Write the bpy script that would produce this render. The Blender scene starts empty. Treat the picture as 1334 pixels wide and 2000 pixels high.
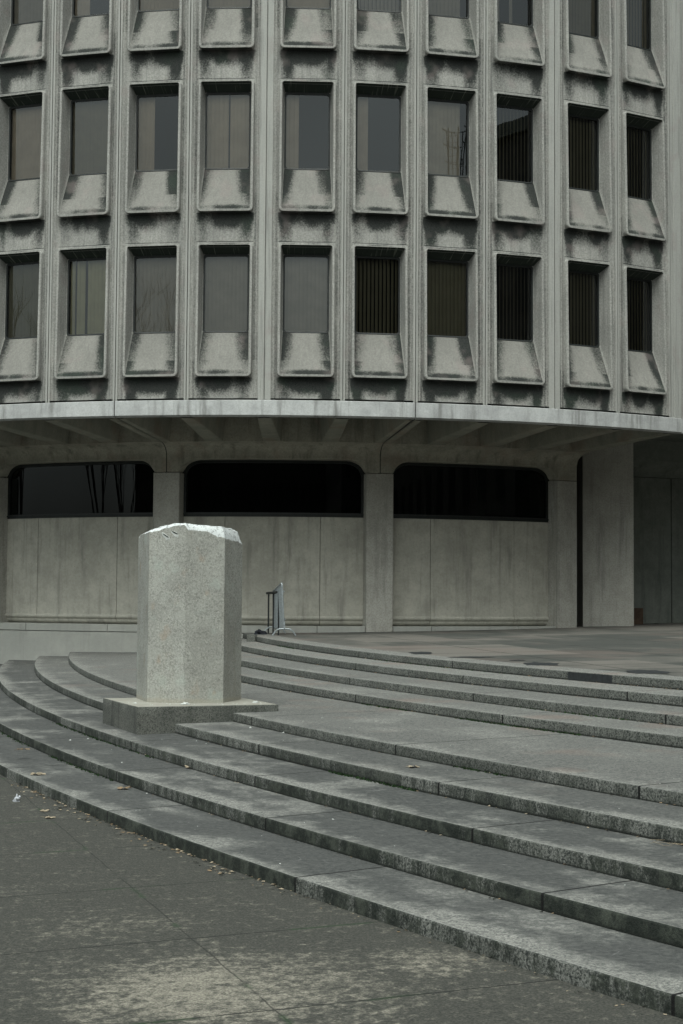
import bpy, math, random
from math import sin, cos, pi, radians, sqrt, asin, hypot, floor
from mathutils import Vector, Matrix
random.seed(7)
S = bpy.context.scene
ZO = 2.0                       # eye height above the lower pavement; shapes below are written relative to the eye

# ---------------------------------------------------------------- camera
cam_d = bpy.data.cameras.new('camera'); cam = bpy.data.objects.new('camera', cam_d)
S.collection.objects.link(cam); S.camera = cam
cam_d.sensor_fit = 'HORIZONTAL'; cam_d.sensor_width = 24.0
cam_d.lens = 24.0 * 3052 / 1334
cam_d.clip_start = 0.05; cam_d.clip_end = 2000
cam.location = (0, 0, ZO)
PIT, ROL = .05483, .00692
cam.matrix_world = Matrix.Translation((0, 0, ZO)) @ Matrix.Rotation(pi / 2 + PIT, 4, 'X') @ Matrix.Rotation(ROL, 4, 'Z')

# ---------------------------------------------------------------- sky, sun, exposure
SUN_EL, SUN_AZ = radians(58), radians(188)       # azimuth clockwise from +Y: high behind the camera
w = bpy.data.worlds.new('World'); S.world = w; w.use_nodes = True
nt = w.node_tree; nt.nodes.clear()
sky = nt.nodes.new('ShaderNodeTexSky'); sky.sky_type = 'NISHITA'; sky.sun_disc = False
sky.sun_elevation = SUN_EL; sky.sun_rotation = SUN_AZ; sky.air_density = 1.0; sky.dust_density = 5.0; sky.ozone_density = 1.0
hs = nt.nodes.new('ShaderNodeHueSaturation'); hs.inputs['Saturation'].default_value = 0.18
tint = nt.nodes.new('ShaderNodeMix'); tint.data_type = 'RGBA'; tint.blend_type = 'MULTIPLY'
tint.inputs[0].default_value = 1.0; tint.inputs[7].default_value = (.925, 1.0, .955, 1)
bg = nt.nodes.new('ShaderNodeBackground'); bg.inputs['Strength'].default_value = 0.14
wo = nt.nodes.new('ShaderNodeOutputWorld')
# slow cloud variation of the overcast layer
tc = nt.nodes.new('ShaderNodeTexCoord'); cn = nt.nodes.new('ShaderNodeTexNoise')
cn.inputs['Scale'].default_value = 2.2; cn.inputs['Detail'].default_value = 5
cr = nt.nodes.new('ShaderNodeMapRange'); cr.inputs[1].default_value = .3; cr.inputs[2].default_value = .7
cr.inputs[3].default_value = .72; cr.inputs[4].default_value = 1.15
vm = nt.nodes.new('ShaderNodeMix'); vm.data_type = 'RGBA'; vm.blend_type = 'MULTIPLY'; vm.inputs[0].default_value = 1
L = nt.links.new
L(tc.outputs['Generated'], cn.inputs['Vector']); L(cn.outputs['Fac'], cr.inputs[0])
L(sky.outputs[0], hs.inputs['Color']); L(hs.outputs[0], tint.inputs[6]); L(tint.outputs[2], vm.inputs[6]); L(cr.outputs[0], vm.inputs[7])
L(vm.outputs[2], bg.inputs['Color']); L(bg.outputs[0], wo.inputs['Surface'])
sd = bpy.data.lights.new('sun', 'SUN'); sd.energy = 0.8; sd.angle = radians(55); sd.color = (.985, 1, .955)
so = bpy.data.objects.new('sun', sd); S.collection.objects.link(so)
sdir = Vector((sin(SUN_AZ) * cos(SUN_EL), cos(SUN_AZ) * cos(SUN_EL), sin(SUN_EL)))
so.rotation_euler = sdir.to_track_quat('Z', 'Y').to_euler(); so.location = sdir * 60
S.view_settings.view_transform = 'Standard'; S.view_settings.look = 'None'
S.view_settings.exposure = 0.52; S.view_settings.gamma = 1; S.view_settings.use_curve_mapping = False

# ---------------------------------------------------------------- node helpers
class G:
    def __init__(s, name):
        s.m = bpy.data.materials.new(name); s.m.use_nodes = True; s.nt = s.m.node_tree; s.nt.nodes.clear()
        s.out = s.nt.nodes.new('ShaderNodeOutputMaterial')
        s._uv = s._pos = s._obj = None
    def n(s, t, **k):
        x = s.nt.nodes.new(t)
        for a, b in k.items(): setattr(x, a, b)
        return x
    def put(s, sock, v):
        if hasattr(v, 'is_output') or isinstance(v, bpy.types.NodeSocket): s.nt.links.new(v, sock)
        elif isinstance(v, (tuple, list)) and len(v) == 3 and sock.type == 'RGBA': sock.default_value = (*v, 1)
        else: sock.default_value = v
    def math(s, op, *a, clamp=False):
        x = s.n('ShaderNodeMath', operation=op, use_clamp=clamp)
        for i, v in enumerate(a): s.put(x.inputs[i], v)
        return x.outputs[0]
    def add(s, a, b): return s.math('ADD', a, b)
    def sub(s, a, b): return s.math('SUBTRACT', a, b)
    def mul(s, a, b): return s.math('MULTIPLY', a, b)
    def mx(s, a, b): return s.math('MAXIMUM', a, b)
    def mn(s, a, b): return s.math('MINIMUM', a, b)
    def absv(s, a): return s.math('ABSOLUTE', a)
    def inv(s, a): return s.math('SUBTRACT', 1.0, a)
    def sm(s, v, a, b, lo=0., hi=1.):
        if a > b: a, b, lo, hi = b, a, hi, lo
        x = s.n('ShaderNodeMapRange', interpolation_type='SMOOTHSTEP')
        s.put(x.inputs[0], v); x.inputs[1].default_value = a; x.inputs[2].default_value = b
        x.inputs[3].default_value = lo; x.inputs[4].default_value = hi
        return x.outputs[0]
    def band(s, v, c, w_): return s.sm(s.absv(s.sub(v, c)), w_, 0.)
    @property
    def pos(s):
        if s._pos is None: s._pos = s.n('ShaderNodeNewGeometry')
        return s._pos.outputs['Position']
    @property
    def nz(s):
        s.pos; x = s.n('ShaderNodeSeparateXYZ'); s.put(x.inputs[0], s._pos.outputs['Normal']); return x.outputs[2]
    @property
    def uv(s):
        if s._uv is None: s._uv = s.n('ShaderNodeUVMap', uv_map='UVMap').outputs[0]
        return s._uv
    @property
    def rnd(s): return s.n('ShaderNodeObjectInfo').outputs['Random']
    def sep(s, v):
        x = s.n('ShaderNodeSeparateXYZ'); s.put(x.inputs[0], v); return x.outputs
    def vec(s, a, b, c=0.):
        x = s.n('ShaderNodeCombineXYZ'); s.put(x.inputs[0], a); s.put(x.inputs[1], b); s.put(x.inputs[2], c); return x.outputs[0]
    def scl(s, v, k, off=None):
        x = s.n('ShaderNodeMapping'); s.put(x.inputs[0], v); x.inputs['Scale'].default_value = k if isinstance(k, tuple) else (k, k, k)
        if off: x.inputs['Location'].default_value = off
        return x.outputs[0]
    def noise(s, v, sc, det=3., rough=.55, dist=0.):
        x = s.n('ShaderNodeTexNoise'); s.put(x.inputs['Vector'], v); x.inputs['Scale'].default_value = sc
        x.inputs['Detail'].default_value = det; x.inputs['Roughness'].default_value = rough; x.inputs['Distortion'].default_value = dist
        return x.outputs['Fac']
    def vor(s, v, sc, feat='F1', out='Distance'):
        x = s.n('ShaderNodeTexVoronoi', feature=feat); s.put(x.inputs['Vector'], v); x.inputs['Scale'].default_value = sc
        return x.outputs[out]
    def mix(s, f, a, b, mode='MIX'):
        x = s.n('ShaderNodeMix', data_type='RGBA', blend_type=mode)
        s.put(x.inputs[0], f); s.put(x.inputs[6], a); s.put(x.inputs[7], b); return x.outputs[2]
    def fin(s, col, rough=.9, bump=None, bstr=.3, bdist=.01, spec=.25, metal=0.):
        b = s.n('ShaderNodeBsdfPrincipled'); s.put(b.inputs['Base Color'], col); s.put(b.inputs['Roughness'], rough)
        b.inputs['Specular IOR Level'].default_value = spec; b.inputs['Metallic'].default_value = metal
        if bump is not None:
            bn = s.n('ShaderNodeBump'); bn.inputs['Strength'].default_value = bstr; bn.inputs['Distance'].default_value = bdist
            s.put(bn.inputs['Height'], bump); s.put(b.inputs['Normal'], bn.outputs[0])
        s.put(s.out.inputs['Surface'], b.outputs[0]); return s.m
def plain(name, col, rough=.8, spec=.3, metal=0., var=.25, sc=8.):
    g = G(name); n = g.noise(g.pos, sc, 4)
    c = g.mix(g.sm(n, .3, .7), tuple(v * (1 - var) for v in col), tuple(v * (1 + var) for v in col))
    return g.fin(c, rough, spec=spec, metal=metal)

# ---------------------------------------------------------------- materials
def m_facade():
    g = G('facade_concrete'); uv = g.sep(g.uv); u, v = uv[0], uv[1]; au = g.absv(u); p = g.pos
    off = g.vec(g.mul(g.rnd, 37.), g.mul(g.rnd, 11.), 0.)
    pp = g.n('ShaderNodeVectorMath', operation='ADD'); g.put(pp.inputs[0], p); g.put(pp.inputs[1], off); pp = pp.outputs[0]
    big = g.noise(pp, 1.1, 4); mid = g.noise(pp, 6., 5, .6); fine = g.noise(p, 30., 4, .8); tiny = g.noise(p, 90., 2, .7)
    streak = g.noise(g.scl(pp, (9., 9., .7)), 1., 4, .6)
    col = g.mix(g.sm(big, .3, .7), (.25, .248, .23), (.365, .358, .33))
    col = g.mix(g.mul(g.sm(streak, .35, .7), .45), col, (.215, .215, .20))
    col = g.mix(g.sm(fine, .36, .64), g.mix(.38, col, (.12, .12, .115)), g.mix(.18, col, (.58, .58, .55)))
    col = g.mix(g.mul(g.sm(au, .655, .70), .65), col, (.375, .378, .355)); col = g.mix(g.mul(g.sm(g.add(g.noise(g.scl(pp, (14., 14., .5)), 1., 4, .7), 0.), .5, .68), .5), col, (.17, .17, .162))
    col = g.mix(g.mul(g.mul(g.band(au, .535, .04), g.sm(v, -.01, .0)), g.sm(fine, .4, .65, .1, .55)), col, (.41, .41, .385))
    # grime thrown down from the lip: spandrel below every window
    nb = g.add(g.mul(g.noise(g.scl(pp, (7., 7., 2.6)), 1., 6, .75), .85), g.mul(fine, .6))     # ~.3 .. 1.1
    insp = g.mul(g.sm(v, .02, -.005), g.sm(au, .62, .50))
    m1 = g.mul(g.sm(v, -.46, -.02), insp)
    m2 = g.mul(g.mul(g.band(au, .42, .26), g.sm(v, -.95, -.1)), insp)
    side0 = g.noise(g.vec(g.mul(g.rnd, 70.), g.mul(g.math('FLOOR', g.mul(g.sep(p)[2], .3)), 5.), 0.), 2.7, 1)
    # grime on the sloped apron, thickest in the corners under the glass
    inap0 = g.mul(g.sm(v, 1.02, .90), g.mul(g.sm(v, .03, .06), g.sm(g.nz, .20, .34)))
    col = g.mix(g.mul(inap0, .55), col, (.15, .145, .13))  # soiling tone over the whole slope, also offsets the extra light it catches
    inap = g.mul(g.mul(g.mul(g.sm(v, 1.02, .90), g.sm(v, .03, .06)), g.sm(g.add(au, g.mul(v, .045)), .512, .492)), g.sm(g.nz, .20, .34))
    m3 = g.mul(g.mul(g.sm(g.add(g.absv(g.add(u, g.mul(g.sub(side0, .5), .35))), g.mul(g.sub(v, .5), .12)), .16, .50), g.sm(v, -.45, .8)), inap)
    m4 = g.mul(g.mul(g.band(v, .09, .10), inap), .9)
    # thin dirt beside the frame and along the upper lip
    m5 = g.mul(g.mul(g.band(au, .60, .06), g.sm(v, 2.75, 2.5)), .42)
    m7 = g.mul(g.band(au, .662, .022), .35)
    m6 = g.mul(g.mul(g.band(v, 2.685, .06), g.sm(au, .62, .56)), .8)
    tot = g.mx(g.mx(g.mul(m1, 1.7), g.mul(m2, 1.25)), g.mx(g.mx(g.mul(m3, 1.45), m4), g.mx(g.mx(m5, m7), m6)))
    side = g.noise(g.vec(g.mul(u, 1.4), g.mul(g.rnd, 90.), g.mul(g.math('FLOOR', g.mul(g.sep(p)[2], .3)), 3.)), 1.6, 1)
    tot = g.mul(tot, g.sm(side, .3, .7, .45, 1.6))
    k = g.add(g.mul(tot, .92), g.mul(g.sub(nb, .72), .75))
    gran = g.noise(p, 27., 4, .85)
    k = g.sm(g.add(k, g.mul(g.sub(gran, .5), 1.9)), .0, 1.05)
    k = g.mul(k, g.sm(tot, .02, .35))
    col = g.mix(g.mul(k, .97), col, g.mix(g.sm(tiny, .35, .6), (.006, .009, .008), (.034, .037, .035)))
    pink = g.mul(g.sm(g.noise(pp, 2.3, 2), .55, .72), .25)
    col = g.mix(pink, col, (.27, .225, .215))
    grn = g.mul(g.mul(g.sm(g.noise(g.scl(pp, 1., (9, 3, 2)), 1.9, 2), .5, .7), k), .15)
    col = g.mix(grn, col, (.035, .075, .045))
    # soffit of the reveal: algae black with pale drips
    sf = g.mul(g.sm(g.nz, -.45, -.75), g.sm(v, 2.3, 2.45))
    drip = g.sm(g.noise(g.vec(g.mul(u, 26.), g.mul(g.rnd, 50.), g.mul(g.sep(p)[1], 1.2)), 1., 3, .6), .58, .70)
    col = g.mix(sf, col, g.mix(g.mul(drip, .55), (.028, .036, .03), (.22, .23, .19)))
    bmp = g.add(g.mul(fine, .6), g.mul(tiny, .4))
    return g.fin(col, .92, bmp, .55, .006)
def m_concrete(name, a, b, dark, st=.5, fine_sc=55., warm=None, speck=.3, bstr=.3, pit=.0):
    g = G(name); p = g.pos
    big = g.noise(p, .7, 5, .6); mid = g.noise(p, 3.4, 5, .65); fine = g.noise(p, fine_sc * .5, 5, .82)
    streak = g.noise(g.scl(p, (5., 5., .45)), 1., 5, .65)
    col = g.mix(g.sm(g.add(g.mul(big, .5), g.mul(mid, .5)), .35, .65), a, b)
    col = g.mix(g.mul(g.sm(streak, .48, .75), st), col, dark)
    if warm: col = g.mix(g.mul(g.sm(g.noise(g.scl(p, 1., (4, 7, 1)), 1.3, 4, .6), .5, .7), .5), col, warm)
    col = g.mix(g.mul(g.sm(fine, .55, .38), speck), col, dark)
    col = g.mix(g.mul(g.sm(fine, .58, .74), speck), col, tuple(min(.7, x * 1.7) for x in b))
    if pit:
        pt = g.mul(g.sm(g.vor(p, 9.), .10, .05), g.sm(mid, .45, .6))
        col = g.mix(g.mul(pt, pit), col, (.04, .04, .038))
    return g.fin(col, .9, g.add(fine, g.mul(mid, .6)), bstr, .006)
def m_granite(riser):
    g = G('granite_riser' if riser else 'granite_tread'); uv = g.sep(g.uv); u, v = uv[0], uv[1]; p = g.pos; rn = g.rnd
    rr = g.math('FRACT', g.mul(rn, 7.31))
    grain = g.noise(p, 62., 3, .75); gr2 = g.noise(p, 24., 5, .85); big = g.noise(p, 1.1, 5, .6); mid = g.noise(p, 7., 5, .7)
    j1 = g.absv(g.sub(g.math('FRACT', g.add(g.math('DIVIDE', u, 3.45), .5)), .5))       # block joints
    jm = g.sm(j1, .0042, .0026)
    blk = g.noise(g.vec(g.math('FLOOR', g.math('DIVIDE', u, 3.45)), g.mul(rn, 20.), 0.), 5.3, 0)
    if riser:
        cell = g.vor(g.scl(p, (1., 1., .8)), 52., out='Distance')
        base = g.mix(g.sm(g.add(g.mul(grain, .6), g.mul(gr2, .4)), .42, .58), (.026, .030, .028), (.20, .205, .188))
        base = g.mix(g.mul(g.sm(cell, .5, .25), .22), base, (.30, .30, .28))
        vs = g.noise(g.vec(g.mul(u, 9.), g.mul(v, 1.6), g.mul(rn, 9.)), 1., 4, .7)
        patch = g.noise(g.vec(g.mul(u, 1.1), g.mul(rn, 30.), 0.), 1., 3, .6)
        sgm = g.math('FRACT', g.mul(g.math('SINE', g.mul(g.add(g.math('FLOOR', g.math('DIVIDE', g.add(u, g.mul(rn, 3.)), .72)), g.mul(rn, 40.)), 12.9898)), 437.58))
        k = g.sm(g.add(g.add(vs, g.mul(g.sub(patch, .5), 1.1)), g.add(g.mul(g.sub(gr2, .5), 1.1), g.add(g.mul(g.sub(blk, .5), .7), g.mul(g.sub(sgm, .5), .30)))), .24, .56)
        # weathering is heavier on the lower, open flight
        low = g.sm(g.sep(p)[2], .75, .35)
        k = g.mul(k, g.add(.34, g.mul(low, .60)))
        col = g.mix(k, base, g.mix(g.sm(mid, .4, .65), (.010, .014, .011), (.050, .057, .046)))
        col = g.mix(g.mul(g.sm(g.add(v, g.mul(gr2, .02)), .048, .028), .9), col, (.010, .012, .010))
        col = g.mix(jm, col, (.006, .006, .006))
        j2 = g.absv(g.sub(g.math('FRACT', g.add(g.math('DIVIDE', g.add(u, g.mul(patch, .15)), .49), .5)), .5))
        col = g.mix(g.mul(g.sm(j2, .008, .003), g.sm(blk, .35, .55, 0., .55)), col, (.02, .02, .02))
        return g.fin(col, .85, g.add(grain, g.mul(gr2, 1.2)), .7, .01)
    base = g.mix(g.sm(g.add(g.mul(grain, .55), g.mul(gr2, .45)), .40, .62), (.085, .09, .085), (.335, .33, .305))
    strt = g.noise(g.vec(g.mul(u, 1.3), g.mul(v, 5.), g.mul(rn, 9.)), 1., 5, .65)
    film = g.add(g.add(g.mul(strt, .6), g.mul(g.sub(big, .18), 1.35)), g.mul(g.sub(mid, .5), .45))
    film = g.add(film, g.sm(v, .0, .30, -.26, .04))                  # foot traffic keeps the nosing clean
    film = g.add(film, g.mul(g.sub(blk, .5), .35))
    k = g.sm(g.add(film, g.mul(g.sub(grain, .5), .9)), .44, .80)
    hi = g.sm(g.sep(p)[2], .45, .75)
    k = g.mul(g.mul(k, g.sub(.92, g.mul(hi, .52))), g.sm(g.sep(p)[2], .93, 1.03, 1., .35))
    col = g.mix(k, base, g.mix(g.sm(gr2, .3, .7), (.036, .039, .039), (.082, .084, .081)))
    # pale scuffed loops and scratches left by skateboards
    wv = g.noise(p, 1.5, 2, .5, 1.6); sc = g.mul(g.sm(g.absv(g.sub(wv, .5)), .006, .0), g.sm(g.noise(p, 1.1, 2), .5, .6))
    col = g.mix(g.mul(sc, g.sm(grain, .4, .6, .1, .45)), col, (.3, .3, .29))
    col = g.mix(g.mul(g.sm(v, .022, .0), .45), col, (.42, .42, .40))
    col = g.mix(jm, col, (.008, .008, .008))
    red = g.mul(g.mul(g.sm(g.noise(p, .9, 3), .55, .7), hi), .3)
    col = g.mix(red, col, (.24, .16, .13))
    wet = g.mul(k, g.sm(mid, .35, .65))
    return g.fin(col, g.sub(.85, g.mul(wet, .25)), g.add(grain, g.mul(gr2, .7)), .45, .006, spec=.35)
def m_ground():
    g = G('old_pavement'); p = g.pos; cz = g.noise(p, 32., 5, .85); xyz = g.sep(p); x, y = xyz[0], xyz[1]
    a = math.atan2(.734, 2.04); c, s_ = cos(a), sin(a)
    U = g.add(g.mul(g.sub(x, -.83), c), g.mul(g.sub(y, 8.93), s_)); V = g.add(g.mul(g.sub(x, -.83), -s_), g.mul(g.sub(y, 8.93), c))
    wob = g.mul(g.sub(g.noise(p, 3., 4), .5), .03)
    du = g.mul(g.absv(g.sub(g.math('FRACT', g.add(g.math('DIVIDE', g.add(U, wob), 3.1), .5)), .5)), 3.1)
    dv = g.mul(g.absv(g.sub(g.math('FRACT', g.add(g.math('DIVIDE', g.add(V, wob), 1.58), .5)), .5)), 1.58)
    jn = g.mul(g.mx(g.mul(g.sm(du, .007, .003), .65), g.sm(dv, .010, .004)), g.sm(g.noise(p, 2.2, 2), .34, .44, .25, 1.))
    grain = g.noise(p, 75., 3, .7); mid = g.noise(p, 14., 6, .75); big = g.noise(g.scl(p, 1., (2.2, .8, 0)), .85, 5, .62)
    flow = g.noise(g.vec(g.mul(U, 1.6), g.mul(V, 7.), 0.), 1., 5, .7)
    dk = g.mix(g.sm(grain, .3, .72), (.026, .028, .024), (.084, .082, .071))
    lt = g.mix(g.sm(grain, .3, .7), (.12, .114, .094), (.36, .335, .275))
    spot = g.mx(g.sm(g.n_dist(x, y, -.55, 7.85, 1.25, 1.15) , 1.1, .1), g.mul(g.sm(g.n_dist(x, y, -1.35, 9.35, .75, .6), 1.0, .2), .38))
    spot = g.mx(spot, g.mul(g.sm(g.n_dist(x, y, .45, 8.3, .55, .5), 1., .2), .6))
    k = g.sm(g.add(g.add(g.mul(big, .55), g.mul(spot, .44)), g.add(g.mul(g.sub(flow, .5), .55), g.mul(g.sub(mid, .5), 1.7))), .34, .84)
    col = g.mix(k, dk, lt)
    col = g.mix(g.mul(g.sm(cz, .5, .36), .38), col, (.018, .022, .02)); col = g.mix(g.mul(g.sm(cz, .54, .68), .2), col, (.24, .235, .205))
    col = g.mix(g.mul(g.sm(g.vor(p, 16.), .05, .02), .5), col, (.4, .4, .37))
    col = g.mix(jn, col, (.01, .011, .01))
    ms = g.mul(g.mul(g.mx(g.sm(du, .035, .0), g.sm(dv, .035, 0.)), g.sm(g.noise(p, 1.7, 3), .56, .64)), g.sm(grain, .35, .55))
    col = g.mix(g.mul(ms, .6), col, (.02, .055, .018))
    return g.fin(col, .88, g.add(grain, g.mul(mid, 1.3)), .5, .008, spec=.35)
def n_dist(g, x, y, cx, cy, rx, ry):
    a = g.math('DIVIDE', g.sub(x, cx), rx); b = g.math('DIVIDE', g.sub(y, cy), ry)
    return g.math('SQRT', g.add(g.mul(a, a), g.mul(b, b)))
G.n_dist = n_dist
def m_plaza():
    g = G('plaza_paving'); p = g.pos; xyz = g.sep(p); x, y = xyz[0], xyz[1]
    grain = g.noise(p, 60., 3, .7); big = g.noise(g.scl(p, (1., .55, 1.)), .8, 5, .6); mid = g.noise(p, 6., 4, .7)
    a = .22; U = g.add(g.mul(x, cos(a)), g.mul(y, sin(a))); V = g.add(g.mul(x, -sin(a)), g.mul(y, cos(a)))
    du = g.mul(g.absv(g.sub(g.math('FRACT', g.add(g.math('DIVIDE', U, 1.9), .5)), .5)), 1.9)
    dv = g.mul(g.absv(g.sub(g.math('FRACT', g.add(g.math('DIVIDE', V, 1.9), .5)), .5)), 1.9)
    jn = g.mx(g.sm(du, .02, .008), g.sm(dv, .03, .012))
    tile = g.vor(g.vec(g.math('FLOOR', g.add(g.math('DIVIDE', U, 1.9), .5)), g.math('FLOOR', g.add(g.math('DIVIDE', V, 1.9), .5)), 0.), 1., out='Color')
    t = g.sep(tile)[0]
    col = g.mix(g.sm(g.add(g.mul(big, .7), g.mul(t, .3)), .36, .66), (.060, .064, .058), (.17, .158, .14))
    col = g.mix(g.mul(g.sm(g.noise(g.scl(p, 1., (3, 3, 0)), .5, 3), .5, .66), .35), col, (.19, .14, .12))
    col = g.mix(g.mul(g.sm(grain, .35, .65), .4), col, (.06, .06, .055))
    fl = g.noise(g.vec(g.mul(x, .7), g.mul(y, 14.), 0.), 1., 6, .8)
    col = g.mix(g.mul(g.sm(fl, .62, .7), .5), col, (.3, .28, .25))
    col = g.mix(g.mul(g.sm(fl, .42, .34), .7), col, (.04, .043, .04))
    col = g.mix(jn, col, (.015, .016, .015))
    return g.fin(col, .85, g.add(grain, mid), .3, .005, spec=.35)
def m_shaft():
    g = G('pedestal_aggregate'); p = g.pos; xyz = g.sep(p); x, z = xyz[0], xyz[2]; uv = g.sep(g.uv)
    big = g.noise(p, 1.8, 5, .65); mid = g.noise(p, 8., 5, .7); fine = g.noise(p, 46., 4, .85); f2 = g.noise(p, 24., 3, .8)
    col = g.mix(g.sm(big, .32, .68), (.30, .302, .275), (.38, .385, .352))
    col = g.mix(g.mul(g.sm(g.noise(g.scl(p, (5, 5, .8)), 1., 4), .5, .7), .35), col, (.28, .265, .22))
    z1 = g.mul(g.sm(fine, .52, .42), g.sm(mid, .32, .62, .25, .75))
    col = g.mix(g.mul(z1, .95), col, (.15, .148, .135))
    col = g.mix(g.mul(g.sm(fine, .60, .68), .8), col, (.62, .6, .53))
    pit = g.mul(g.sm(g.vor(p, 30.), .16, .08), g.sm(g.noise(p, 6., 3), .52, .62))
    col = g.mix(g.mul(pit, .8), col, (.09, .085, .075))
    col = g.mix(g.mul(g.sm(g.noise(g.scl(p, 1., (1, 5, 2)), 3.1, 3), .56, .7), .35), col, (.40, .45, .41))
    rust = g.mul(g.sm(g.noise(g.scl(p, (1.5, 1.5, 1.), (8, 1, 4)), 2.6, 3), .62, .75), .4)
    col = g.mix(rust, col, (.30, .19, .11))
    # concrete wiped smooth at the foot
    col = g.mix(g.mul(g.sm(g.add(z, g.mul(mid, .09)), .87, .82), .55), col, (.34, .32, .26))
    # fresh fracture: uv.y > 0 marks the broken top
    br = g.sm(g.add(uv[1], g.mul(g.sub(g.noise(p, 22., 4, .7), .5), .07)), -.004, .006)
    col = g.mix(br, col, g.mix(g.sm(g.noise(p, 26., 4, .7), .36, .5), (.30, .315, .31), (.64, .67, .67)))
    return g.fin(col, .9, g.add(g.add(fine, f2), g.mul(mid, .8)), .5, .008)
def m_glass(name, tint_c, refl, rough=.0):
    g = G(name); fr = g.n('ShaderNodeFresnel'); fr.inputs[0].default_value = 1.5
    fac = g.mn(g.add(g.mul(fr.outputs[0], 1.0), refl), 1.)
    gl = g.n('ShaderNodeBsdfGlossy'); gl.inputs['Roughness'].default_value = rough; gl.inputs['Color'].default_value = (.86, .9, .92, 1)
    bn = g.n('ShaderNodeBump'); bn.inputs['Strength'].default_value = .02; bn.inputs['Distance'].default_value = .02
    g.put(bn.inputs['Height'], g.noise(g.pos, 1.2, 2)); g.put(gl.inputs['Normal'], bn.outputs[0])
    tr = g.n('ShaderNodeBsdfTransparent'); tr.inputs['Color'].default_value = (*tint_c, 1)
    mx = g.n('ShaderNodeMixShader'); g.put(mx.inputs[0], fac); g.put(mx.inputs[1], tr.outputs[0]); g.put(mx.inputs[2], gl.outputs[0])
    g.put(g.out.inputs['Surface'], mx.outputs[0]); return g.m
M = {}
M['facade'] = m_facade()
M['fascia'] = m_concrete('fascia_concrete', (.35, .355, .355), (.50, .51, .505), (.18, .18, .172), .95, 60., None, .25)
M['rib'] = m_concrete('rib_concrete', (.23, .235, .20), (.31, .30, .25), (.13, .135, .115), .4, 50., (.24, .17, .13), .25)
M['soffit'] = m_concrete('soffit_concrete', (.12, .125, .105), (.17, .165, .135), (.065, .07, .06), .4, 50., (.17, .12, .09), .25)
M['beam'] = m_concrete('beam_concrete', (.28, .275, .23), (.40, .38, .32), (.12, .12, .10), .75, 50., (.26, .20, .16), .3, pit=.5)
M['wall'] = m_concrete('wall_concrete', (.355, .345, .30), (.49, .475, .415), (.21, .205, .18), .75, 38., None, .22, pit=.6)
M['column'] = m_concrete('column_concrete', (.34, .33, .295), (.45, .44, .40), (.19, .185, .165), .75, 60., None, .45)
M['ledge'] = m_concrete('ledge_stone', (.33, .335, .31), (.40, .40, .37), (.25, .25, .23), .45, 60., None, .15)
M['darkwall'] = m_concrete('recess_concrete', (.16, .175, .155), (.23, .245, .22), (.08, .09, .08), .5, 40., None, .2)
M['block'] = m_concrete('plinth_aggregate', (.085, .09, .082), (.145, .147, .132), (.028, .032, .028), .8, 120., None, .9, .5)
M['blocktop'] = m_concrete('plinth_top', (.27, .265, .23), (.35, .34, .30), (.2, .18, .14), .4, 60., None, .2)
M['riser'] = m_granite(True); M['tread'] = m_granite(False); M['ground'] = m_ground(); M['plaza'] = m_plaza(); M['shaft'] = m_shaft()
M['glass'] = m_glass('window_glass', (.74, .73, .68), .016); M['ribbonglass'] = m_glass('ribbon_glass', (.13, .16, .14), -.018)
M['black'] = plain('black_gasket', (.012, .015, .014), .5, .4)
M['inside'] = plain('dark_interior', (.03, .032, .03), .9, var=.05, sc=1.)
M['galv'] = plain('galvanised_steel', (.42, .46, .48), .42, .5, .75, .15, 30.)
M['iron'] = plain('black_painted_iron', (.012, .014, .015), .55, .4)
M['tar'] = plain('tar', (.022, .025, .027), .6, .4, var=.3, sc=20.)
M['white'] = plain('plaster_white', (.55, .57, .55), .9, var=.08, sc=40.)
M['paper'] = plain('paper_white', (.42, .44, .47), .8, var=.1)
M['leaf'] = plain('dry_leaf', (.20, .145, .09), .8, var=.45, sc=12.)
M['leafb'] = plain('pale_leaf', (.30, .25, .18), .8, var=.3, sc=12.)
M['moss'] = plain('moss', (.018, .042, .013), .95, var=.5, sc=25.)
M['soil'] = plain('dark_dirt', (.02, .022, .017), .95, var=.4, sc=25.)
M['bark'] = plain('tree_bark', (.05, .045, .04), .9, var=.3)
M['cloth'] = plain('dark_cloth', (.02, .022, .028), .9, var=.3)
M['brown'] = plain('brown_cardboard', (.075, .05, .035), .85, var=.2)
M['brick'] = plain('far_facade', (.10, .095, .085), .9, var=.3, sc=1.5)
BL = {}
def blindm(c):
    if c not in BL:
        BL[c] = plain('blind_fabric', c, .85, var=.08, sc=3.)
    return BL[c]

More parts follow.
